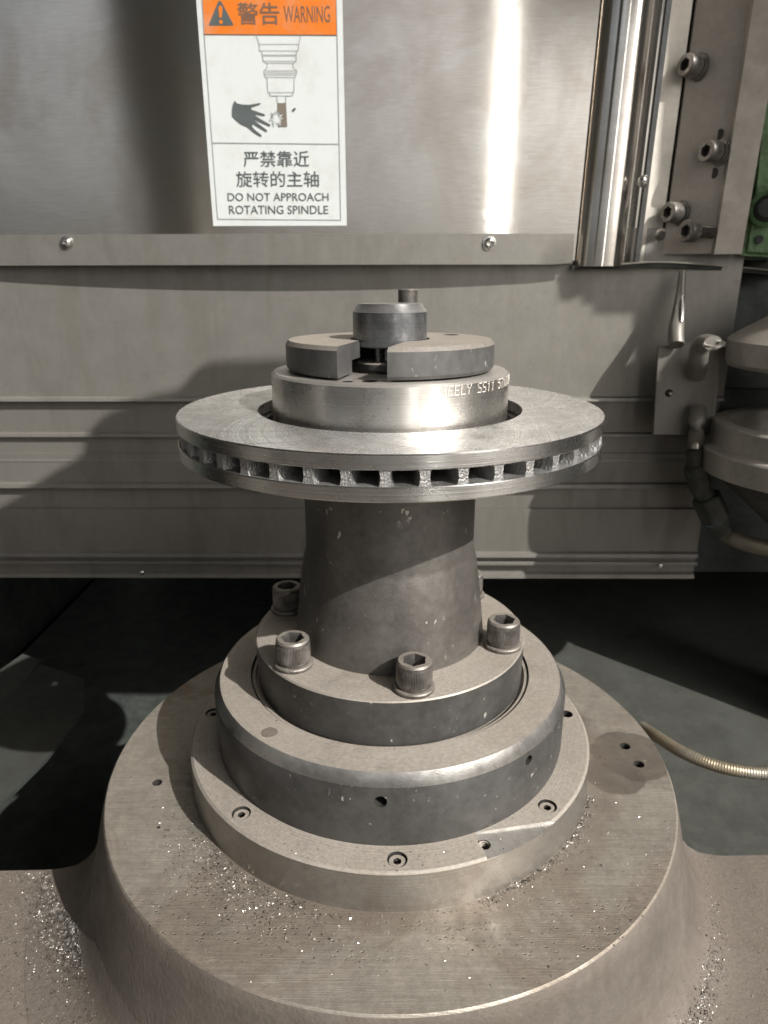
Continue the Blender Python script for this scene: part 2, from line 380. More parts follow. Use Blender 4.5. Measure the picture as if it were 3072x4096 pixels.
FT = [(.2298, -.3336), (.2350, -.3450), (.2420, -.3540), (.2520, -.3605), (.2640, -.3636), (.2760, zt+.0004)]
bm = lathe(FT+[(.2760, zt-.01), (.2290, zt-.01)], 256)
nn_ = Vector((-(tB.y-tA.y), tB.x-tA.x, 0)).normalized()
bmesh.ops.bisect_plane(bm, geom=bm.verts[:]+bm.edges[:]+bm.faces[:], plane_co=(tA.x, tA.y-.0004, 0), plane_no=nn_, clear_outer=True)
bmesh.ops.holes_fill(bm, edges=[e for e in bm.edges if e.is_boundary])
obj('foot_fillet', bm, M['flank'], plate)
def surf(r):
    P = [(.2146, P_top), (.2180, -.2880), (.2215, -.3030), (.2255, -.3190)]+FT
    if r >= P[-1][0]: return zt
    for (a, za), (b, zb) in zip(P, P[1:]):
        if r <= b: return za+(zb-za)*(r-a)/(b-a)
def hexsocket(r, depth, ztop):
    return cyl(r, depth+.01, 6, mat=Matrix.Translation((0, 0, ztop-depth)))
base = thing('base_ring', 'wide low steel ring with sunk screws resting on the round plate', 'ring')
bm = lathe([(.10, A_top), (.1500, A_top), (.1518, A_top-.0012), (.1522, A_top-.012), (.1526, P_top), (.10, P_top)], 256)
bo = obj('ring_body', bm, M['ring'], base)
cs = []
scr_a = [-88.1, -42.7, -132.9, 177, 47, 92, 137]
for a in scr_a: cs.append(bore(*pol(.1412, a), A_top, .006, .0062))
cs.append(bore(*pol(.1408, -65.6), A_top, .012, .0040)); cs.append(bore(*pol(.1412, 3), A_top, .010, .0048))
# milled wedge at the front right
f1, f2 = Vector((.0600, -.1180, 0)), Vector((.1090, -.1080, 0)); dd = (f2-f1).normalized(); nn = Vector((dd.y, -dd.x, 0))
cs.append(prism([f1-dd*.006+Vector((0, 0, A_top-.0010)), f2+dd*.03+Vector((0, 0, A_top-.0022)), f2+dd*.03+nn*.06+Vector((0, 0, A_top-.0022)), f1-dd*.006+nn*.06+Vector((0, 0, A_top-.0010))], (0, 0, .02)))
for c in cs[:-1]: pass
wedge = cs.pop(); cut(bo, cs); cut(bo, [wedge], M['bevel'])
def sunk_screw():
    o = obj('screw', lathe([(0, -.002), (.0053, -.002), (.0056, -.0006), (.0050, 0), (0, 0)], 32, False), M['ring'])
    cut(o, [hexsocket(.0027, .004, 0)]); return o
s0 = sunk_screw(); s0.parent = base
for i, a in enumerate(scr_a):
    s = s0 if i == 0 else s0.copy()
    if i: C.objects.link(s); s.parent = base
    s.location = (*pol(.1412, a), A_top-.0014)
# visible thread turns inside the open hole
bm = bmesh.new(); tx, ty = pol(.1408, -65.6)
for i in range(7): lathe([(.0033, A_top-.0022-i*.0013), (.0041, A_top-.0017-i*.0013), (.0041, A_top-.0027-i*.0013)], 24, True, bm, tx, ty)
obj('thread', bm, M['ring'], base)

adapter = thing('adapter_ring', 'dark thick ring with a bright sloping upper edge, between base ring and bolted flange', 'ring')
zB = B_top
bm = lathe([(.06, zB-.004), (.1010, zB-.004), (.1012, zB-.0015), (.1032, zB-.0015), (.1034, zB-.0045), (.1044, zB-.0045), (.1046, zB), (.1268, zB), (.1312, zB-.0075), (.1312, -.2435), (.1306, A_top), (.06, A_top)], 256)
ao = obj('ring_body', bm, M['black_side'], adapter)
ao.data.materials.append(M['ring']); ao.data.materials.append(M['bevel'])
for p in ao.data.polygons:
    c = p.center; rr = math.hypot(c.x, c.y)
    if p.normal.z > .9: p.material_index = 1
    elif .127 < rr < .1312 and c.z > zB-.0076 and p.normal.z > .1: p.material_index = 2
cs = []
for a, z, r in ((-92.3, -.2140, .0039), (-47.2, -.2110, .0034)):
    x, y = pol(.136, a); cs.append(cyl(r, .022, 28, mat=Matrix.Translation((x, y, z)) @ Matrix.Rotation(R_(a), 4, 'Z') @ Matrix.Rotation(R_(-90), 4, 'Y')))
# ground flats and knocks on the rim, left and right
for a, e, t in ((-141, .1300, 34), (-158, .1292, 30), (-12, .1297, 38), (-22, .1303, 36), (-4, .1300, 36)):
    nrm = Vector((math.cos(R_(a))*math.cos(R_(t)), math.sin(R_(a))*math.cos(R_(t)), math.sin(R_(t))))
    pt = Vector((*pol(e, a), zB-.002)); q = nrm.to_track_quat('Z', 'Y').to_matrix().to_4x4()
    cs.append(box(-.02, .02, -.02, .02, 0, .02, mat=Matrix.Translation(pt) @ q))
cut(ao, cs[:2]); cut(ao, cs[2:], M['bevel'])
bm = lathe([(.0001, zB+.0003), (.0052, zB+.0003), (.0055, zB-.0005), (.0001, zB-.0005)], 32, True, None, -.0775, -.0885); obj('plug', bm, M['floorm'], adapter)

mandrel = thing('mandrel', 'dark tapered steel column on a round flange bolted down under the brake disc', 'column')
bm = lathe([(.05, C_top), (.0985, C_top), (.0994, C_top-.0009), (.0988, -.1985), (.0975, -.2000), (.05, -.2000)], 256)
fo = obj('flange', bm, M['black_side'], mandrel); fo.data.materials.append(M['ring'])
for p in fo.data.polygons:
    if p.normal.z > .3: p.material_index = 1
bm = lathe([(.02, -.030), (.0598, -.030), (.0600, -.0985), (.0608, -.1020), (.0622, -.1065), (.0650, -.125), (.0674, -.145), (.0690, -.1600), (.0694, C_top), (.02, C_top)], 200)
obj('column', bm, M['black'], mandrel)
def bolt_body(R, H, sock, knurl=True, seg=96):
    pr = [(0, 0), (R*.93, 0), (R*.96, H*.04), (R*.96, H*.14), (R, H*.16), (R, H*.80), (R*.97, H*.83), (R*.965, H*.93), (R*.88, H), (0, H)]
    bm = lathe(pr, seg, False)
    if knurl:
        for v in bm.verts:
            rr = math.hypot(v.co.x, v.co.y)
            if abs(rr-R) < R*.004:
                i = round(math.atan2(v.co.y, v.co.x)/(2*math.pi)*seg)
                k = 1-.035*(i % 2); v.co.x *= k; v.co.y *= k
    me = finish(bm, 'bolt', 40); o = obj('bolt', me, M['bolt']); cut(o, [hexsocket(sock, H*.55, H)], M['bolt']); return o
b0 = bolt_body(.0116, .0175, .0080, seg=144)
wash = finish(lathe([(.007, 0), (.0128, 0), (.0133, .0008), (.0133, .0022), (.0127, .0029), (.007, .0029)], 64), 'washer')
for i in range(6):
    a = -79.5+60*i; b = b0 if i == 0 else b0.copy()
    if i: C.objects.link(b)
    b.parent = mandrel; b.location = (*pol(.0853, a), C_top+.0031); b.rotation_euler = (0, 0, R_(a*1.7+11))
    ws = obj('washer', wash, M['bolt'], b, (0, 0, -.0031))

# ------------------------------------------------------------------ brake disc
disc = thing('brake_disc', 'shiny vented brake disc with a raised hub, clamped on the column', 'brake disc')
z1, z2, z3 = -.0082, -.0168, -.0250
bm = lathe([(.0883, 0), (.1393, 0), (.1400, -.0007), (.1400, z1+.0006), (.1394, z1), (.0900, z1), (.0883, z1+.001)], 256)
u = obj('friction_ring', bm, M['disc_rim'], disc); u.data.materials.append(M['disc_face'])
bm = lathe([(.0790, z2), (.1394, z2), (.1400, z2-.0006), (.1400, z3+.0008), (.1392, z3), (.0790, z3)], 256)
lo = obj('friction_ring', bm, M['disc_rim'], disc); lo.data.materials.append(M['cast'])
for p in u.data.polygons:
    if p.normal.z > .95: p.material_index = 1
for p in lo.data.polygons:
    if p.normal.z > .9: p.material_index = 1
def vane_bm():
    bm = bmesh.new(); segs = 14; rows = []
    for s in range(segs+1):
        r = .1388-(.1388-.0925)*s/segs; off = .0
        hw = .0030 if s > 1 else (.0026, .0031)[s]
        prof = []
        for kz in range(7):
            z = z1+.0004+(z2-z1-.0008)*kz/6; t = abs(kz/3-1); ww = hw*(1+.40*t**3)+random.uniform(-.00013, .00013)
            prof.append((ww, z))
        ring = [bm.verts.new((r+random.uniform(-.0002, .0002), w_, z)) for w_, z in prof]+[bm.verts.new((r+random.uniform(-.0002, .0002), -w_, z)) for w_, z in reversed(prof)]
        rows.append(ring)
    n = len(rows[0])
    for s in range(segs):
        for i in range(n): bm.faces.new((rows[s][i], rows[s+1][i], rows[s+1][(i+1) % n], rows[s][(i+1) % n]))
    bm.faces.new(rows[0]); bm.faces.new(list(reversed(rows[-1]))); return bm
vm = finish(vane_bm(), 'vane', 50)
for i in range(44):
    o = obj('vane', vm, M['cast'], disc); o.rotation_euler = (0, 0, R_(-90.9+i*360/44))
hz = .0248
bm = lathe([(.030, hz), (.0766, hz), (.0782, hz-.0013), (.0784, hz-.004), (.0786, -.0050), (.0795, -.0125), (.0810, z2-.001), (.0600, z2-.001), (.0600, .0170), (.030, .0170)], 256)
ho = obj('hub', bm, M['hat'], disc)
cut(ho, [bore(*pol(.0665, -112), hz, .004, .0035), bore(*pol(.0612, -101), hz, .010, .0050)])
# wall that closes the gap behind the inner edge of the upper ring
bm = lathe([(.0883, -.0010), (.0905, -.0010), (.0905, z1), (.0883, z1)], 160); 
# ------------------------------------------------------------------ text helper
def text_mesh(s, size, name='lettering', xs=1.0, align='CENTER', off=0.0, spacing=1.0):
    cu = bpy.data.curves.new('t', 'FONT'); cu.body = s; cu.size = size; cu.align_x = align; cu.align_y = 'BOTTOM_BASELINE'; cu.offset = off; cu.resolution_u = 3
    cu.space_character = spacing
    t = bpy.data.objects.new('t', cu); C.objects.link(t); dg = bpy.context.evaluated_depsgraph_get(); dg.update()
    me = bpy.data.meshes.new_from_object(t.evaluated_get(dg)); bpy.data.objects.remove(t); me.name = name
    for v in me.vertices: v.co.x *= xs
    return me
# dot-peened marking round the hub: single-stroke characters made of small raised dots
GL = {'G': "01110 10000 10000 10011 10001 10001 01110", 'E': "11111 10000 10000 11110 10000 10000 11111", 'L': "10000 10000 10000 10000 10000 10000 11111",
      'Y': "10001 10001 01010 00100 00100 00100 00100", 'S': "01111 10000 10000 01110 00001 00001 11110", '1': "00100 01100 00100 00100 00100 00100 00100",
      '5': "11111 10000 11110 00001 00001 10001 01110", '7': "11111 00001 00010 00010 00100 00100 00100", '0': "01110 10001 10001 10001 10001 10001 01110",
      'N': "10001 11001 10101 10101 10011 10001 10001"}
bm = bmesh.new(); a0 = -90+22.2
for i, ch in enumerate("GEELY SS11 571075 N"):
    if ch == ' ': continue
    for rI, row in enumerate(GL[ch].split()):
        for cI, b in enumerate(row):
            if b != '1': continue
            nb = []
            a = a0+i*3.22+cI*.50+rI*-.04; z = .0233-rI*.00088
            # dot
            x, y = pol(.07865, a); mt = Matrix.Translation((x, y, z)) @ Matrix.Rotation(R_(a), 4, 'Z') @ Matrix.Diagonal((.35, 1, 1.15, 1))
            bmesh.ops.create_icosphere(bm, subdivisions=1, radius=.00033, matrix=mt)
obj('lettering', bm, M['engrave'], disc)
bm = lathe([(.0835, z1-.0002), (.0905, z1-.0002), (.0905, z2+.0002), (.0835, z2+.0002)], 160); obj('vane_gap_shade', bm, M['hole'], disc)  # black ring added between the vanes, stands in for shade inside the disc

# ------------------------------------------------------------------ washer, nut, stud
W0, W1 = hz+.0014, .0446
bm = lathe([(.0240, W0), (.0668, W0), (.0682, W0+.002), (.0682, W1-.0025), (.0662, W1), (.0262, W1), (.0262, W1-.0015), (.0240, W1-.0015)], 224)
wo_ = obj('clamp_washer', bm, M['washer'], label='thick dark slotted clamping washer on the hub of the brake disc', cat='washer')
a = -104.0; ax = Vector((math.cos(R_(a)), math.sin(R_(a)), 0)); pe = Vector((-ax.y, ax.x, 0))
hw = .0150
sl_ = prism([pe*hw+ax*.002+Vector((0, 0, W0-.01)), pe*hw+ax*.09+Vector((0, 0, W0-.01)), -pe*hw+ax*.09+Vector((0, 0, W0-.01)), -pe*hw+ax*.002+Vector((0, 0, W0-.01))], (0, 0, .04))
cb = cyl(.0400, .0098, 96, mat=Matrix.Translation((0, 0, W0-.002)))
cut(wo_, [sl_], M['washer']); cut(wo_, [cb], M['washer'])
cut(wo_, [bore(.0430, .0330, W1, .012, .0055)])

nut = thing('clamp_nut', 'scratched dark round nut standing on the slotted washer', 'nut')
pr = [(.0100, .0400), (.0235, .0400), (.0243, .0408), (.0243, .0617), (.0237, .0622), (.0205, .0668), (0, .0668)]
bm = lathe([(0, .0400)]+pr[1:], 160, False); obj('nut_body', bm, M['nut'], nut)
stud = thing('draw_stud', 'dark steel draw stud seen in the washer slot under the nut', 'stud')
bm = lathe([(0, .010), (.0095, .010), (.0095, .0405), (0, .0405)], 48, False); obj('shaft', bm, M['nut'], stud)
bm = lathe([(0, hz+.0004), (.0215, hz+.0004), (.0222, hz+.001), (.0222, .0296), (.0215, .0302), (0, .0302)], 96, False); obj('collar', bm, M['washer'], stud)
for s in (-1, 1):
    x, y = pol(.0125, a+22*s); bm = cyl(.0026, .0105, 20, mat=Matrix.Translation((x, y, .0300))); obj('pin', bm, M['nut'], stud)
pt = at(881, 660, .034)
bm = lathe([(0, W1-.004), (.0068, W1-.004), (.0068, .0745), (.0062, .0753), (0, .0753)], 40, False, None, pt.x, pt.y)
obj('locating_pin', bm, M['bolt'], label='short dark pin poking up behind the round nut', cat='pin')

# ------------------------------------------------------------------ chips
rng = random.Random(3)
bm = bmesh.new()
def chip(x, y, z, s):
    q = Matrix.Translation((x, y, z+s*.35)) @ Matrix.Rotation(rng.uniform(0, 6.3), 4, Vector((rng.uniform(-1, 1), rng.uniform(-1, 1), rng.uniform(-1, 1))).normalized()) @ Matrix.Diagonal((s, s*rng.uniform(.4, 1), s*rng.uniform(.12, .5), 1))
    vs = [bm.verts.new(q @ Vector(c)) for c in ((1, 0, 0), (-.6, .8, .1), (-.5, -.8, -.1), (0, .1, 1))]
    for t in ((0, 1, 2), (0, 1, 3), (1, 2, 3), (2, 0, 3)): bm.faces.new([vs[i] for i in t])
def size(): return rng.choice((.00025, .0003, .0003, .0004, .0004, .0005, .0007, .0009))*rng.uniform(.7, 1.3)
for _ in range(14000):           # granular drift left on the table, in the sun beyond the plate's shadow
    a = rng.gauss(-128, 17); r = .216+abs(rng.gauss(0, .013 if rng.random() < .7 else .035)); x, y = pol(r, a); x -= .083; y += .072
    if y < edge(x)-.002 and math.hypot(x, y) > .240: chip(x, y, surf(math.hypot(x, y)), size()*.9)
for _ in range(2600):           # drift round the right of the foot
    a = rng.gauss(-42, 12); t = max(0, min(1, (-a-25)/45)); r = .250-.010*t+rng.gauss(0, .004); chip(*pol(r, a), surf(r), size())
for _ in range(1500):
    a = rng.uniform(-178, -5); r = .245+rng.expovariate(20); x, y = pol(r, a)
    if y < edge(x)-.002: chip(x, y, surf(r), size())
for _ in range(4200):           # on the plate round the base ring
    u_ = rng.random()
    if u_ < .6: a = rng.gauss(-128, 14); r = .1545+abs(rng.gauss(0, .016))
    elif u_ < .85: a = rng.uniform(-70, -20); r = .1535+rng.expovariate(450)
    else: a = rng.uniform(-175, 0); r = rng.uniform(.155, .212)
    if r < .2125: chip(*pol(r, a), P_top, size())
for _ in range(260):
    a = rng.gauss(-95, 25); chip(*pol(rng.uniform(.133, .150), a), A_top, size()*.8)
for _ in range(60): chip(*pol(rng.uniform(.105, .126), rng.uniform(-170, -10)), B_top, size()*.7)
obj('metal_chips', bm, M['chip'], kind='stuff', label='scattered glittering metal chips on the plate and round its foot', cat='chips')

# ------------------------------------------------------------------ lower guard wall of lapped sheets
guard = thing('guard_wall', 'grey sheet metal guard wall of lapped panels behind the brake disc', 'wall')
xr = at(1556, 900, YW).x
def zz(y): return at(600, y, YW).z
z_top = .135
def sheet(zu, zl, y, mat, x1=xr, lip=.0035, name='guard_panel', x0=-.75):
    bm = bmesh.new(); pr = [(y, zu), (y, zl+lip*1.5), (y-lip*.8, zl+lip), (y-lip, zl), (y-lip+.0015, zl), (y+.0025, zl+lip), (y+.0025, zu)]
    a = [bm.verts.new((x0, p[0], p[1])) for p in pr]; b = [bm.verts.new((x1, p[0], p[1])) for p in pr]
    n = len(pr); bm.faces.new(a); bm.faces.new(list(reversed(b)))
    for i in range(n): bm.faces.new((a[i], b[i], b[(i+1) % n], a[(i+1) % n]))
    return obj(name, bm, mat, guard)
sheet(z_top, zz(866), YW, M['galv'])
ys = [866, 945, 1000, 1056, 1120, 1206, 1252]
for i in range(6):
    sheet(zz(ys[i])+.010, zz(ys[i+1]), (YW+.006, YW+.009, YW+.007, YW+.012, YW+.008, YW+.010)[i], M['galv2'], lip=(.0035, .0028, .0045, .003, .0045, .005)[i])
bm = box(-.75, xr, YW+.001, YW+.0035, zz(1222), zz(1214), bevel=.0006); obj('seam_strip', bm, M['galv2'], guard)
rv = finish(lathe([(0, 0), (.0032, 0), (.0030, .0008), (.0016, .0018), (0, .0021)], 24, False), 'rivet')
for x, y in ((307, 1237), (1427, 1222)):
    p = at(x, y, YW-.001); o = obj('rivet', rv, M['chrome'], guard, p); o.rotation_euler = (R_(90), 0, 0)

# ------------------------------------------------------------------ curved stainless cover with skirt
XC, RHO, YF = -.10, 6.0, .326          # start of the curve, its radius, its front
def cpt(th, r=RHO): return Vector((XC+r*math.sin(th), YF+RHO-r*math.cos(th), 0))
Z_sk0, Z_sk1 = .0975, .1285
cover = thing('stainless_cover', 'curved brushed stainless steel cover with riveted bottom strip, behind the warning sticker', 'cover', (XC, YF+RHO, 0))
def arc_sheet(th0, th1, r0, r1, za, zb, n=48):
    bm = bmesh.new(); A = []
    for i in range(n+1):
        th = th0+(th1-th0)*i/n
        A.append([bm.verts.new(Vector((r*math.sin(th), -r*math.cos(th), z))) for r, z in ((r1, za), (r1, zb), (r0, zb), (r0, za))])
    for i in range(n):
        for k in range(4): bm.faces.new((A[i][k], A[i+1][k], A[i+1][(k+1) % 4], A[i][(k+1) % 4]))
    bm.faces.new(A[0]); bm.faces.new(list(reversed(A[-1]))); return bm
thR = math.asin((at(1243, 560, .330).x-XC)/RHO)
bm = arc_sheet(-.14, thR, RHO-.002, RHO, Z_sk0+.004, .75); LEAN = math.tan(R_(1.2))
for v in bm.verts:
    t = max(0, (v.co.x/RHO+.14)/(thR+.14)); v.co.x += LEAN*(v.co.z-Z_sk0)*t**3
obj('cover_sheet', bm, M['stainless'], cover)
thS = math.asin((at(1241, 550, .330).x-XC)/RHO)
bm = arc_sheet(-.14, thS-.0003, RHO+.0005, RHO+.0035, Z_sk0, Z_sk1)
es = [e for e in bm.edges if abs(e.verts[0].co.z-Z_sk0) < 1e-5 and abs(e.verts[1].co.z-Z_sk0) < 1e-5 and e.verts[0].co.xy.length > RHO+.003 and e.verts[1].co.xy.length > RHO+.003]
bmesh.ops.bevel(bm, geom=es, offset=.0022, segments=3, affect='EDGES', profile=.5)
obj('skirt_strip', bm, M['galv'], cover)
rv2 = finish(lathe([(0, .0), (.0075, 0), (.0072, .0009), (.0062, .0012), (.0056, .0012), (.0050, .0030), (.0030, .0042), (.0022, .0040), (.0018, .0012), (0, .0010)], 40, False), 'rivet')
for x, y, Yg in ((140, 523, .323), (1057, 525, .323)):
    p = at(x, y, Yg); th = math.asin((p.x-XC)/RHO); q = cpt(th, RHO+.0035); o = obj('rivet', rv2, M['chrome'], cover)
    o.location = Vector((q.x-XC, q.y-YF-RHO, p.z)); o.rotation_euler = (R_(90), 0, th)

# rounded bright corner post to the right, leaning a little
post = thing('corner_post', 'bright rounded stainless post leaning right beside the curved cover', 'post')
e0 = cpt(thR)
def upz(p, z):              # leaning vertical
    return Vector((p[0]+LEAN*(z-Z_sk0), p[1], z))
prof = []; cxp, cyp, rp = e0.x+.0285, e0.y+.016, .030
for i in range(25):
    a_ = R_(-154+i*5.6); prof.append((cxp+rp*math.cos(a_), cyp+rp*math.sin(a_)))
prof = [p for p in prof if p[0] >= e0.x-.002]
xe = at(1384, 565, .325).x
prof += [(xe-.004, prof[-1][1]+.006), (xe, prof[-1][1]+.006)]
def extr(prof, z0, z1, mat, name, parent, th=.0015):
    bm = bmesh.new(); n = len(prof); back = [(p[0]+.0004, p[1]+th) for p in prof]
    lp = prof+list(reversed(back)); a = [bm.verts.new(upz(p, z0)) for p in lp]; b = [bm.verts.new(upz(p, z1)) for p in lp]; k = len(lp)
    bm.faces.new(a); bm.faces.new(list(reversed(b)))
    for i in range(k): bm.faces.new((a[i], b[i], b[(i+1) % k], a[(i+1) % k]))
    return obj(name, bm, mat, parent)
extr(prof, Z_sk0-.002, .75, M['stainless'], 'post_sheet', post)
yE = prof[-1][1]
extr([(xe-.001, yE-.004), (xe+.0035, yE-.006), (xe+.0045, yE)], Z_sk0-.002, .75, M['chrome'], 'edge_lip', post)
# side frame strip beyond the post
x2 = at(1434, 565, .33).x
extr([(xe+.005, yE-.001), (x2, yE+.002)], Z_sk0-.002, .75, M['slotlit'], 'side_strip', post)

# ------------------------------------------------------------------ machine frame bracket with bolts
frame = thing('column_bracket', 'brown grey bracket plate carrying cap bolts at the upper right', 'bracket')
pL = at(1431, 550, .345); pR = at(1535, 550, .322); pE = at(1598, 550, .316)
zb0 = .108
extr([(pL.x, pL.y), (pR.x, pR.y), ], zb0, .75, M['bracket'], 'side_plate', frame, .006)
extr([(pR.x, pR.y-.001), (pR.x+.001, pR.y-.006), (pE.x, pE.y-.004), (pE.x+.003, pE.y+.012)], zb0-.001, .75, M['bracket'], 'front_edge', frame, .01)
extr([(x2+.001, yE+.010), (pL.x+.004, pL.y+.006)], zb0-.01, .75, M['hole'], 'dark_gap', frame, .004)
nrm = Vector((-.90, -.42, .02)).normalized()
bb = bolt_body(.0105, .0160, .0062, False, 64); bb.name = 'bolt'
# smooth head and a pair of washers
wm = finish(lathe([(.004, 0), (.0128, 0), (.0128, .0018), (.0112, .0019), (.0112, .0042), (.0105, .0045), (.004, .0045)], 48), 'washer')
rotb = nrm.to_track_quat('Z', 'Y').to_euler()
def on_plate(x, y):         # where the sight line meets the side plate (leaning)
    v = _ray(x, y); o_ = Vector(EYE); v = Vector(v); best = None
    n3 = Vector((pL.y-pR.y, pR.x-pL.x, 0)); n3 = Vector((n3.x, n3.y, -LEAN*n3.x)); p0 = Vector((pL.x, pL.y, Z_sk0))
    t = (p0-o_).dot(n3)/v.dot(n3); return o_+v*t
first = True
for x, y in ((1512, 146), (1556, 330), (1473, 461)):
    p = on_plate(x, y); b = bb if first else bb.copy()
    if not first: C.objects.link(b)
    first = False; b.parent = frame; b.location = p+nrm*.0050; b.rotation_euler = rotb
    obj('washer', wm, M['bolt'], b, (0, 0, -.0048))
# long adjusting screw with open thread
p = on_plate(1545, 503); b = bb.copy(); C.objects.link(b); b.parent = frame; b.location = p+nrm*.030; b.rotation_euler = rotb; b.scale = (1.05, 1.05, .8)
bm = bmesh.new(); pr = []
for i in range(22): pr += [(.0058, -.032+i*.00145), (.0048, -.032+i*.00145+.0007)]
lathe([(0, -.032)]+pr+[(0, .0005)], 32, False, bm); obj('thread', bm, M['bolt'], b)
# slot behind the middle bolt
for dy_ in (-40, 44):
    p = on_plate(1550+(-7 if dy_ > 0 else 5), 330+dy_); bm = lathe([(0, 0), (.0052, 0), (.0048, .0010), (0, .0010)], 24, False); o = obj('slot_end', bm, M['hole'], frame, p+nrm*.0002); o.rotation_euler = rotb
# small dome screw on the post, small stub
p = at(1390, 392, .318); bm = lathe([(0, 0), (.0062, 0), (.0050, .004), (.0025, .0065), (0, .007)], 32, False); o = obj('dome_screw', bm, M['chrome'], post, p); o.rotation_euler = (R_(80), 0, R_(-35))
p = at(1428, 508, .330); bm = lathe([(0, 0), (.006, 0), (.0055, .004), (.003, .006), (0, .0065)], 32, False); o = obj('dome_screw', bm, M['bolt'], post, p); o.rotation_euler = (R_(80), 0, R_(-60))
# green casting beyond
cast_ = thing('green_casting', 'bright green painted machine casting at the right edge', 'casting')
bm = bmesh.new()
pts = [at(1605, 552, .325), at(1760, 560, .325), at(1760, -60, .325), at(1672, -60, .325), at(1651, 240, .325), at(1634, 420, .325)]
prism(pts, (0, .12, 0), bm); bmesh.ops.bevel(bm, geom=[e for e in bm.edges if abs(e.verts[0].co.y-e.verts[1].co.y) < .001 and e.verts[0].co.y < .335], offset=.004, segments=3, affect='EDGES')
obj('casting_body', bm, M['green'], cast_)
p = at(1655, 452, .323); bm = lathe([(.013, 0), (.0175, 0), (.0175, .010), (.015, .012), (.013, .010)], 40); o = obj('boss', bm, M['green'], cast_, p); o.rotation_euler = (R_(90), 0, R_(-20))
bm = lathe([(0, 0), (.013, 0), (.0125, .012), (.009, .016), (0, .017)], 40, False); o = obj('plug', bm, M['rubber'], cast_, p); o.rotation_euler = (R_(90), 0, R_(-20))
p = at(1640, 517, .323); bm = lathe([(0, 0), (.0042, 0), (.0042, .001), (0, .001)], 24, False); o = obj('drain_hole', bm, M['hole'], cast_, p); o.rotation_euler = (R_(90), 0, 0)
# dark gap strip and ledge under the frame
bm = prism([at(1560, 560, .348), at(1800, 565, .348), at(1800, -60, .348), at(1660, -60, .348)], (0, .01, 0)); obj('back_strip', bm, M['dark'], cast_)
ledge = thing('frame_ledge', 'thin dark ledge with a pale edge line under the bracket and post', 'ledge')
zl = .0955
q2 = [at(1236, 573, .334), at(1330, 572, .332), at(1428, 567, .332), at(1560, 575, .345), at(1700, 588, .38)]
back = [Vector((v.x+.05, .6, v.z)) for v in reversed(q2)]
bm = prism(q2+back, (0, 0, -.0045)); obj('ledge_plate', bm, M['fitting'], ledge)
obj('edge_line', sweep(spline([v+Vector((0, -.0014, .0004)) for v in q2[1:]], 8), .0009, 8), M['slotlit'], ledge)
# dark recess panel right of the guard wall
bm = box(xr-.13, .9, .42, .43, -.30, .12); obj('recess_wall', bm, M['dark'], kind='structure')
bm = box(xr+.002, .9, .39, .40, -.11, -.045, bevel=.002); obj('recess_shelf', bm, M['pit'], label='flat green shelf low in the recess behind the right disc', cat='shelf')

# ------------------------------------------------------------------ nozzle bracket with flattened tubes
nb_ = thing('nozzle_bracket', 'small grey plate holding flattened coolant tubes, right of the brake disc', 'bracket')
Yb = .300
q = [at(1423, 748, Yb), at(1556, 735, Yb), at(1543, 941, Yb), at(1412, 938, Yb)]
o = obj('bracket_plate', prism(q, (0, .004, 0)), M['galv2'], nb_)
p = at(1445, 849, Yb); cut(o, [cyl(.0042, .02, 24, mat=Matrix.Translation(p+Vector((0, .01, 0))) @ Matrix.Rotation(R_(90), 4, 'X'))])
bm = cyl(.0016, .006, 12, mat=Matrix.Translation(p+Vector((.0008, .003, 0))) @ Matrix.Rotation(R_(90), 4, 'X')); obj('pin', bm, M['chrome'], nb_)
# upright tube that is flattened at its lower end
pth = spline([at(1474, 586, 0.330), at(1470, 640, 0.320), at(1463, 690, 0.308), at(1460, 720, 0.298), at(1461, 745, 0.290)], 10)
obj('tube', sweep(pth, .0065, 16, rfun=lambda i: .0035+.0045*min(1, i/26)), M['galv'], nb_)
obj('tube_edge', sweep([at(1478, 612, 0.330), at(1475, 650, 0.310), at(1472, 695, 0.297)], .0016, 8), M['chrome'], nb_)
# hooked tube with a slit mouth
pth = spline([at(1505, 812, 0.290), at(1508, 780, 0.270), at(1512, 752, 0.260), at(1522, 738, 0.245), at(1540, 741, 0.230)], 8)
obj('spout', sweep(pth, .0095, 18, flat=.75), M['galv2'], nb_)
mc = at(1542, 743, .225)
bm = lathe([(.0066, -.001), (.0092, -.001), (.0092, .001), (.0066, .001)], 32)
o = obj('spout_mouth', bm, M['chrome'], nb_, mc); o.scale = (1.15, 1, 1); o.rotation_euler = (R_(12), R_(-6), 0)
pth = spline([at(1508, 880, 0.290), at(1506, 910, 0.280), at(1504, 945, 0.280), at(1502, 965, 0.285)], 6)
obj('lower_tube', sweep(pth, .0085, 16, flat=.7), M['galv2'], nb_)
bm = lathe([(0, 0), (.0055, 0), (.0052, .009), (.0030, .012), (0, .0125)], 24, False); obj('nipple', bm, M['chrome'], nb_, at(1503, 968, 0.280))
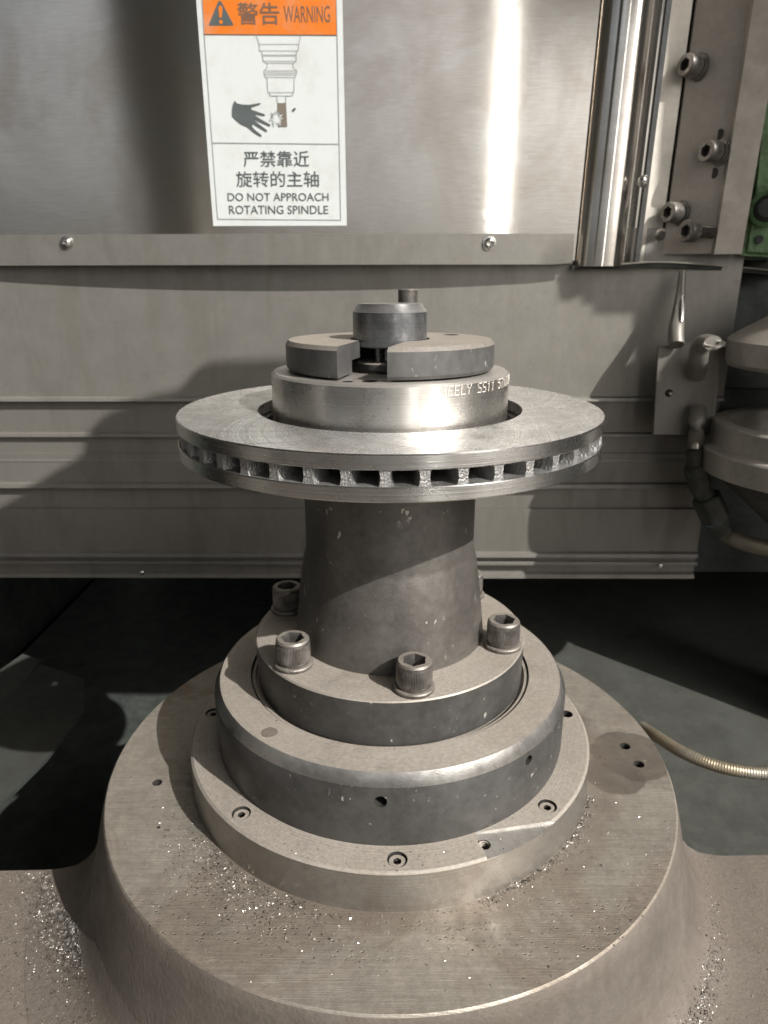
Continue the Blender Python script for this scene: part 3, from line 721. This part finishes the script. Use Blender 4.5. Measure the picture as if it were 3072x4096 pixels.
# dark valve fitting, blue ring, hose
valve = thing('valve_fitting', 'dark blurred hose fitting with a blue ring hanging below the nozzle bracket', 'fitting')
def link(p, q, r, seg, r2=None):
    p, q = Vector(p), Vector(q); bm = cyl(r, (q-p).length, seg, r2, mat=Matrix.Translation(p) @ (q-p).to_track_quat('Z', 'Y').to_matrix().to_4x4())
    bmesh.ops.bevel(bm, geom=[e for e in bm.edges if len(e.link_faces) == 2 and e.calc_face_angle(0) > .9], offset=.0012, segments=2, affect='EDGES'); return bm
VZ = .275
for p, q, r, sg, nm in (((1500, 972), (1502, 1008), .0085, 24, 'neck'), ((1499, 1005), (1513, 1052), .0125, 6, 'hex_body'), ((1508, 1046), (1530, 1082), .0108, 20, 'elbow'), ((1524, 1072), (1547, 1122), .0165, 6, 'hex_nut'), ((1541, 1112), (1553, 1136), .0128, 20, 'ferrule'), ((1551, 1132), (1566, 1152), .0098, 20, 'hose_end')):
    obj(nm, link(at(*p, VZ), at(*q, VZ), r, sg), M['fitting'], valve)
obj('blue_ring', link(at(1543, 1118, VZ), at(1547, 1124, VZ), .0136, 24), M['blue'], valve)
def hose(pts, r, label, n=60, pitch=.0011):
    pth = spline(pts, n); L = [0]
    for i in range(1, len(pth)): L.append(L[-1]+(pth[i]-pth[i-1]).length)
    tot = L[-1]; cnt = int(tot/(pitch/2)); out = []; j = 0
    for i in range(cnt):
        s = tot*i/(cnt-1)
        while j < len(L)-2 and L[j+1] < s: j += 1
        f = (s-L[j])/max(1e-9, L[j+1]-L[j]); out.append(pth[j].lerp(pth[j+1], f))
    return obj('coolant_hose', sweep(out, r, 16, rfun=lambda i: r*(1.0 if i % 2 else .94)), M['hose'], label=label, cat='hose', group='braided coolant hoses')
hose([at(1556, 1140, VZ), at(1572, 1156, VZ), at(1608, 1172, .265), at(1665, 1186, .25), at(1740, 1192, .24)], .0095, 'braided golden hose leaving the valve fitting at the right edge')
hose([atz(1385, 1570, -.345), atz(1420, 1592, -.338), atz(1480, 1628, -.335), atz(1550, 1655, -.335), atz(1620, 1668, -.335), atz(1700, 1672, -.335)], .0058, 'braided golden hose running from behind the round plate to the right edge', pitch=.0022)

# ------------------------------------------------------------------ neighbouring fixture at the right edge
nf = thing('second_fixture', 'second clamping fixture with cone and stepped disc rims cut by the right edge', 'fixture')
cx2, cy2 = .461, .25
zA = -.062
bm = lathe([(.098, zA-.002), (.100, zA), (.1125, zA), (.1145, zA-.002), (.1150, zA-.024), (.1215, zA-.027), (.1228, zA-.029), (.1225, zA-.052), (.098, zA-.052)], 128, True, None, cx2, cy2); obj('stepped_disc', bm, M['pale'], nf)
bm = lathe([(.001, -.004), (.108, -.004), (.1110, 0), (.1118, .022), (.1085, .026), (.060, .056), (.052, .058), (.050, .068), (.001, .070)], 128, True, None, cx2, cy2); obj('clamp_cone', bm, M['pale'], nf)
bm = lathe([(.001, -.004), (.001, -.19), (.05, -.17), (.096, -.130), (.100, -.115), (.04, -.114), (.04, -.004)], 64, True, None, cx2, cy2); lathe([(.001, -.64), (.045, -.64), (.045, -.18), (.001, -.18)], 64, True, bm, cx2+.09, cy2+.03); obj('column', bm, M['black'], nf)

# ------------------------------------------------------------------ chutes in the pit
bm = prism([atz(-60, 1500, -.47), atz(50, 1422, -.47), atz(182, 1466, -.45), atz(182, 1535, -.43), atz(100, 1640, -.42), atz(-60, 1800, -.42)], (0, 0, -.004))
obj('chute_plate', bm, M['pit'], label='pale green sloping plate deep in the pit at the left edge', cat='plate')
bm = prism([atz(-60, 1500, -.468)+Vector((0, 0, .001)), atz(50, 1420, -.468), atz(90, 1432, -.466), atz(0, 1545, -.46), atz(-60, 1580, -.46)], (0, 0, .006))
obj('chute_lip', bm, M['pit'], label='brown grey lip along the sloping plate at the left edge', cat='lip')
bm = prism([Vector((.13, .80, -.42)), Vector((1.0, .80, -.42)), Vector((1.0, -.05, -.46)), Vector((.10, -.05, -.46))], (0, 0, -.01))
obj('coolant_tray', bm, M['pit'], label='dark green coolant tray right of and behind the round plate', cat='tray')

# ------------------------------------------------------------------ warning sticker
th_s = math.asin((-.105-XC)/RHO); sc_ = cpt(th_s, RHO+.0003); sn = Vector((math.sin(th_s), -math.cos(th_s), 0)); sx = Vector((math.cos(th_s), math.sin(th_s), 0))
def on_st(zx, zy):          # artwork point -> local sticker coordinates (x right, z up)
    v = Vector(_ray((700+zx/2.074)/1.8517, (zy/2.074)/1.8517)); o_ = Vector(EYE); t = (sc_-o_).dot(sn)/v.dot(sn); p = o_+v*t-sc_
    return p.dot(sx), p.z
stk = thing('warning_sticker', 'white and orange warning sticker with a hand and spindle picture on the stainless cover', 'sticker', tuple(sc_)); stk.rotation_euler = (0, 0, th_s)
LYR = [.0]
def poly2(pts, mat, name, lay, parent=None, th=None):
    bm = bmesh.new(); y = -lay*.00022
    if th: f = prism([Vector((x, y, z)) for x, z in pts], (0, th, 0), bm)
    else: bm.faces.new([bm.verts.new((x, y, z)) for x, z in pts])
    return obj(name, bm, mat, parent or stk)
c = [on_st(160, -200), on_st(1385, -200), on_st(1425, 1872), on_st(318, 1875)]
poly2(c, M['paper'], 'sheet', 1, th=.0002)
poly2([on_st(222, -80), on_st(1338, -80), on_st(1342, 290), on_st(243, 284)], M['orange'], 'header', 2)
def stroke(pts, wd, mat, name, lay, close=False, parent=None):
    bm = bmesh.new(); P = [Vector((x, 0, z)) for x, z in pts]
    if close: P.append(P[0])
    for a_, b_ in zip(P, P[1:]):
        d_ = (b_-a_).normalized(); n_ = Vector((-d_.z, 0, d_.x))*wd/2; a2, b2 = a_-d_*wd*.4, b_+d_*wd*.4
        bm.faces.new([bm.verts.new(v+Vector((0, -lay*.00022-random.random()*.00004, 0))) for v in (a2+n_, b2+n_, b2-n_, a2-n_)])
    return obj(name, bm, mat, parent or stk)
stroke([on_st(222, -80), on_st(243, 284), on_st(355, 1818), on_st(1376, 1826), on_st(1338, -80)], .0007, M['inkline'], 'frame_line', 3)
stroke([on_st(243, 287), on_st(1342, 293)], .0007, M['inkbrown'], 'rule', 3); stroke([on_st(312, 1186), on_st(1357, 1196)], .0007, M['inkline'], 'rule', 3)
# triangle with exclamation mark
tri = poly2([on_st(x, y) for x, y in ((372, 8), (385, 14), (486, 205), (480, 214), (288, 214), (283, 205), (360, 14))], M['ink'], 'triangle', 3)
poly2([on_st(x, y) for x, y in ((378, 48), (392, 56), (396, 72), (388, 148), (379, 152), (370, 148), (361, 72), (365, 56))], M['orange'], 'mark_bar', 4, tri)
cxx, czz = on_st(383, 184); poly2([(cxx+.0018*math.cos(i*math.pi/8), czz+.0018*math.sin(i*math.pi/8)) for i in range(16)], M['orange'], 'mark_dot', 4, tri)
def words(s, x0, x1, ybase, ytop, mat, lay=3, off=0.0, name='lettering'):
    me = text_mesh(s, 1.0, name, 1, 'LEFT', off)
    xs = [v.co.x for v in me.vertices]; ysn = [v.co.y for v in me.vertices]
    bx0, bz0 = on_st(x0, ybase); bx1, bz1 = on_st(x1, ybase); _, bz2 = on_st((x0+x1)/2, ytop)
    lo_x, hi_x, lo_y, hi_y = min(xs), max(xs), min(ysn), max(ysn)
    for v in me.vertices:
        u_ = (v.co.x-lo_x)/(hi_x-lo_x); t_ = (v.co.y-lo_y)/(hi_y-lo_y)
        v.co = (bx0+(bx1-bx0)*u_, -lay*.00022, bz0+(bz2-bz0)*t_+(bz1-bz0)*u_)
    return obj(name, me, mat, stk)
words('警告', 524, 870, 208, 22, M['inkbrown'], off=.012)
words('WARNING', 906, 1288, 188, 48, M['inkbrown'])
words('严禁靠近', 572, 1116, 1385, 1252, M['ink'], off=.005)
words('旋转的主轴', 512, 1196, 1552, 1420, M['ink'], off=.005)
words('DO NOT APPROACH', 440, 1276, 1668, 1600, M['ink'], off=.004)
words('ROTATING SPINDLE', 452, 1272, 1776, 1704, M['ink'], off=.004)
# spindle line drawing
L_ = [(676, 296), (700, 368), (700, 422), (722, 424), (724, 462), (730, 466), (732, 508), (765, 528), (766, 560), (738, 588), (738, 605), (748, 640), (764, 644), (772, 768), (788, 772), (790, 796), (850, 798)]
R2 = [(1044, 298), (1028, 368), (1024, 422), (1008, 424), (1008, 462), (1006, 466), (1008, 508), (980, 528), (980, 560), (1012, 588), (1012, 605), (1000, 640), (990, 644), (988, 768), (976, 772), (974, 796), (918, 798)]
ln = stroke([on_st(*p) for p in L_], .0005, M['inkline'], 'spindle_outline', 3); stroke([on_st(*p) for p in R2], .0005, M['inkline'], 'spindle_outline', 3)
for y, xa, xb in ((368, 700, 1028), (422, 700, 1024), (456, 724, 1008), (464, 726, 1008), (508, 732, 1008), (524, 765, 980), (588, 738, 1012), (606, 738, 1012), (622, 742, 1006), (642, 748, 1000), (768, 772, 988), (796, 790, 974)):
    stroke([on_st(xa, y), on_st(xb, y)], .0004, M['inkline'], 'spindle_line', 3)
stroke([on_st(848, 798), on_st(850, 850)], .0005, M['inkline'], 'spindle_line', 3); stroke([on_st(920, 798), on_st(920, 848)], .0005, M['inkline'], 'spindle_line', 3)
poly2([on_st(x, y) for x, y in ((850, 850), (866, 856), (905, 856), (922, 847), (932, 1052), (857, 1054))], M['tool'], 'tool_bar', 3)
palm = [(497, 836), (515, 858), (560, 868), (608, 870), (640, 884), (632, 905), (660, 935), (672, 965), (668, 1000), (650, 1030), (628, 1062), (590, 1052), (545, 1032), (505, 998), (474, 966), (474, 905), (483, 862)]
hand = poly2([on_st(*p) for p in palm], M['ink'], 'hand_shape', 3)
for pts, w0, w1 in (([(600, 888), (650, 876), (704, 862)], 30, 13), ([(630, 925), (690, 942), (738, 955)], 30, 17), ([(640, 962), (710, 1003), (784, 1040)], 34, 18), ([(636, 1000), (695, 1045), (758, 1086)], 34, 18), ([(610, 1040), (655, 1086), (714, 1128)], 34, 16)):
    bm = bmesh.new(); top, bot = [], []
    for i, (x, y) in enumerate(pts):
        a_, b_ = pts[max(i-1, 0)], pts[min(i+1, 2)]; dx, dy = b_[0]-a_[0], b_[1]-a_[1]; l_ = math.hypot(dx, dy); hw_ = (w0+(w1-w0)*i/2)/2
        nx, ny = -dy/l_*hw_, dx/l_*hw_; top.append((x+nx, y+ny)); bot.append((x-nx, y-ny))
    x, y = pts[2]; l_ = math.hypot(dx, dy); tip = [(x+dx/l_*w1*.45+k*nx, y+dy/l_*w1*.45+k*ny) for k in (.55, -.55)]
    poly2([on_st(*p) for p in top+tip+list(reversed(bot))], M['ink'], 'finger', 3.3, hand)
burst = []; rr_ = random.Random(4)
for i in range(26):
    a_ = i/26*2*math.pi; r_ = (74 if i % 4 == 0 else 56) if i % 2 == 0 else 34
    burst.append((842+r_*.82*math.cos(a_), 985+r_*math.sin(a_)))
bm = bmesh.new(); vs = [bm.verts.new((on_st(*p)[0], -.00088, on_st(*p)[1])) for p in burst]; fc = bm.faces.new(vs); bmesh.ops.triangulate(bm, faces=[fc]); obj('spark_burst', bm, M['paper'], stk)
for i in range(14, 23, 2):
    stroke([on_st(*burst[i-1]), on_st(*burst[i]), on_st(*burst[i+1])], .0004, M['inkline'], 'spark_line', 5)
poly2([on_st(x, y) for x, y in ((972, 912), (990, 896), (1003, 898), (1002, 910), (984, 928), (974, 926))], M['ink'], 'flying_chip', 3)

# ------------------------------------------------------------------ added unseen plates, outlined to throw the shadows on the guard wall
def to_sun(x, y, c):        # wall point carried back towards the sun to the plane y=c
    p = at(x, y, YW); s = (p.y-c)/(-S.y); return p+S*s
yc = -.30
o = prism([to_sun(x, y, yc) for x, y in ((880, 770), (590, 775), (500, 778), (455, 782), (430, 792), (412, 812), (405, 835), (300, 860), (240, 880), (215, 903), (210, 930), (205, 960), (120, 1010), (0, 1085), (-140, 1150), (-140, 1235), (880, 1235))], (0, -.012, 0))
obj('left_shadow_caster', o, M['bracket'], label='added unseen plate whose outline casts the left shadow on the guard wall', cat='shadow caster')
yc = -.05
o = prism([to_sun(x, y, yc) for x, y in ((1440, 540), (1234, 560), (1234, 621), (1262, 621), (1264, 612), (1285, 616), (1288, 628), (1308, 630), (1310, 650), (1395, 650), (1397, 770), (1355, 785), (1350, 820), (1332, 842), (1312, 872), (1306, 955), (1440, 955), (1440, 850), (1560, 790), (1700, 700), (1740, 1300), (2400, 1300), (2400, -300), (1490, -300))], (0, -.012, 0))
obj('right_shadow_caster', o, M['bracket'], label='added unseen plate cut to cast the stepped shadow and dim the right side', cat='frame')
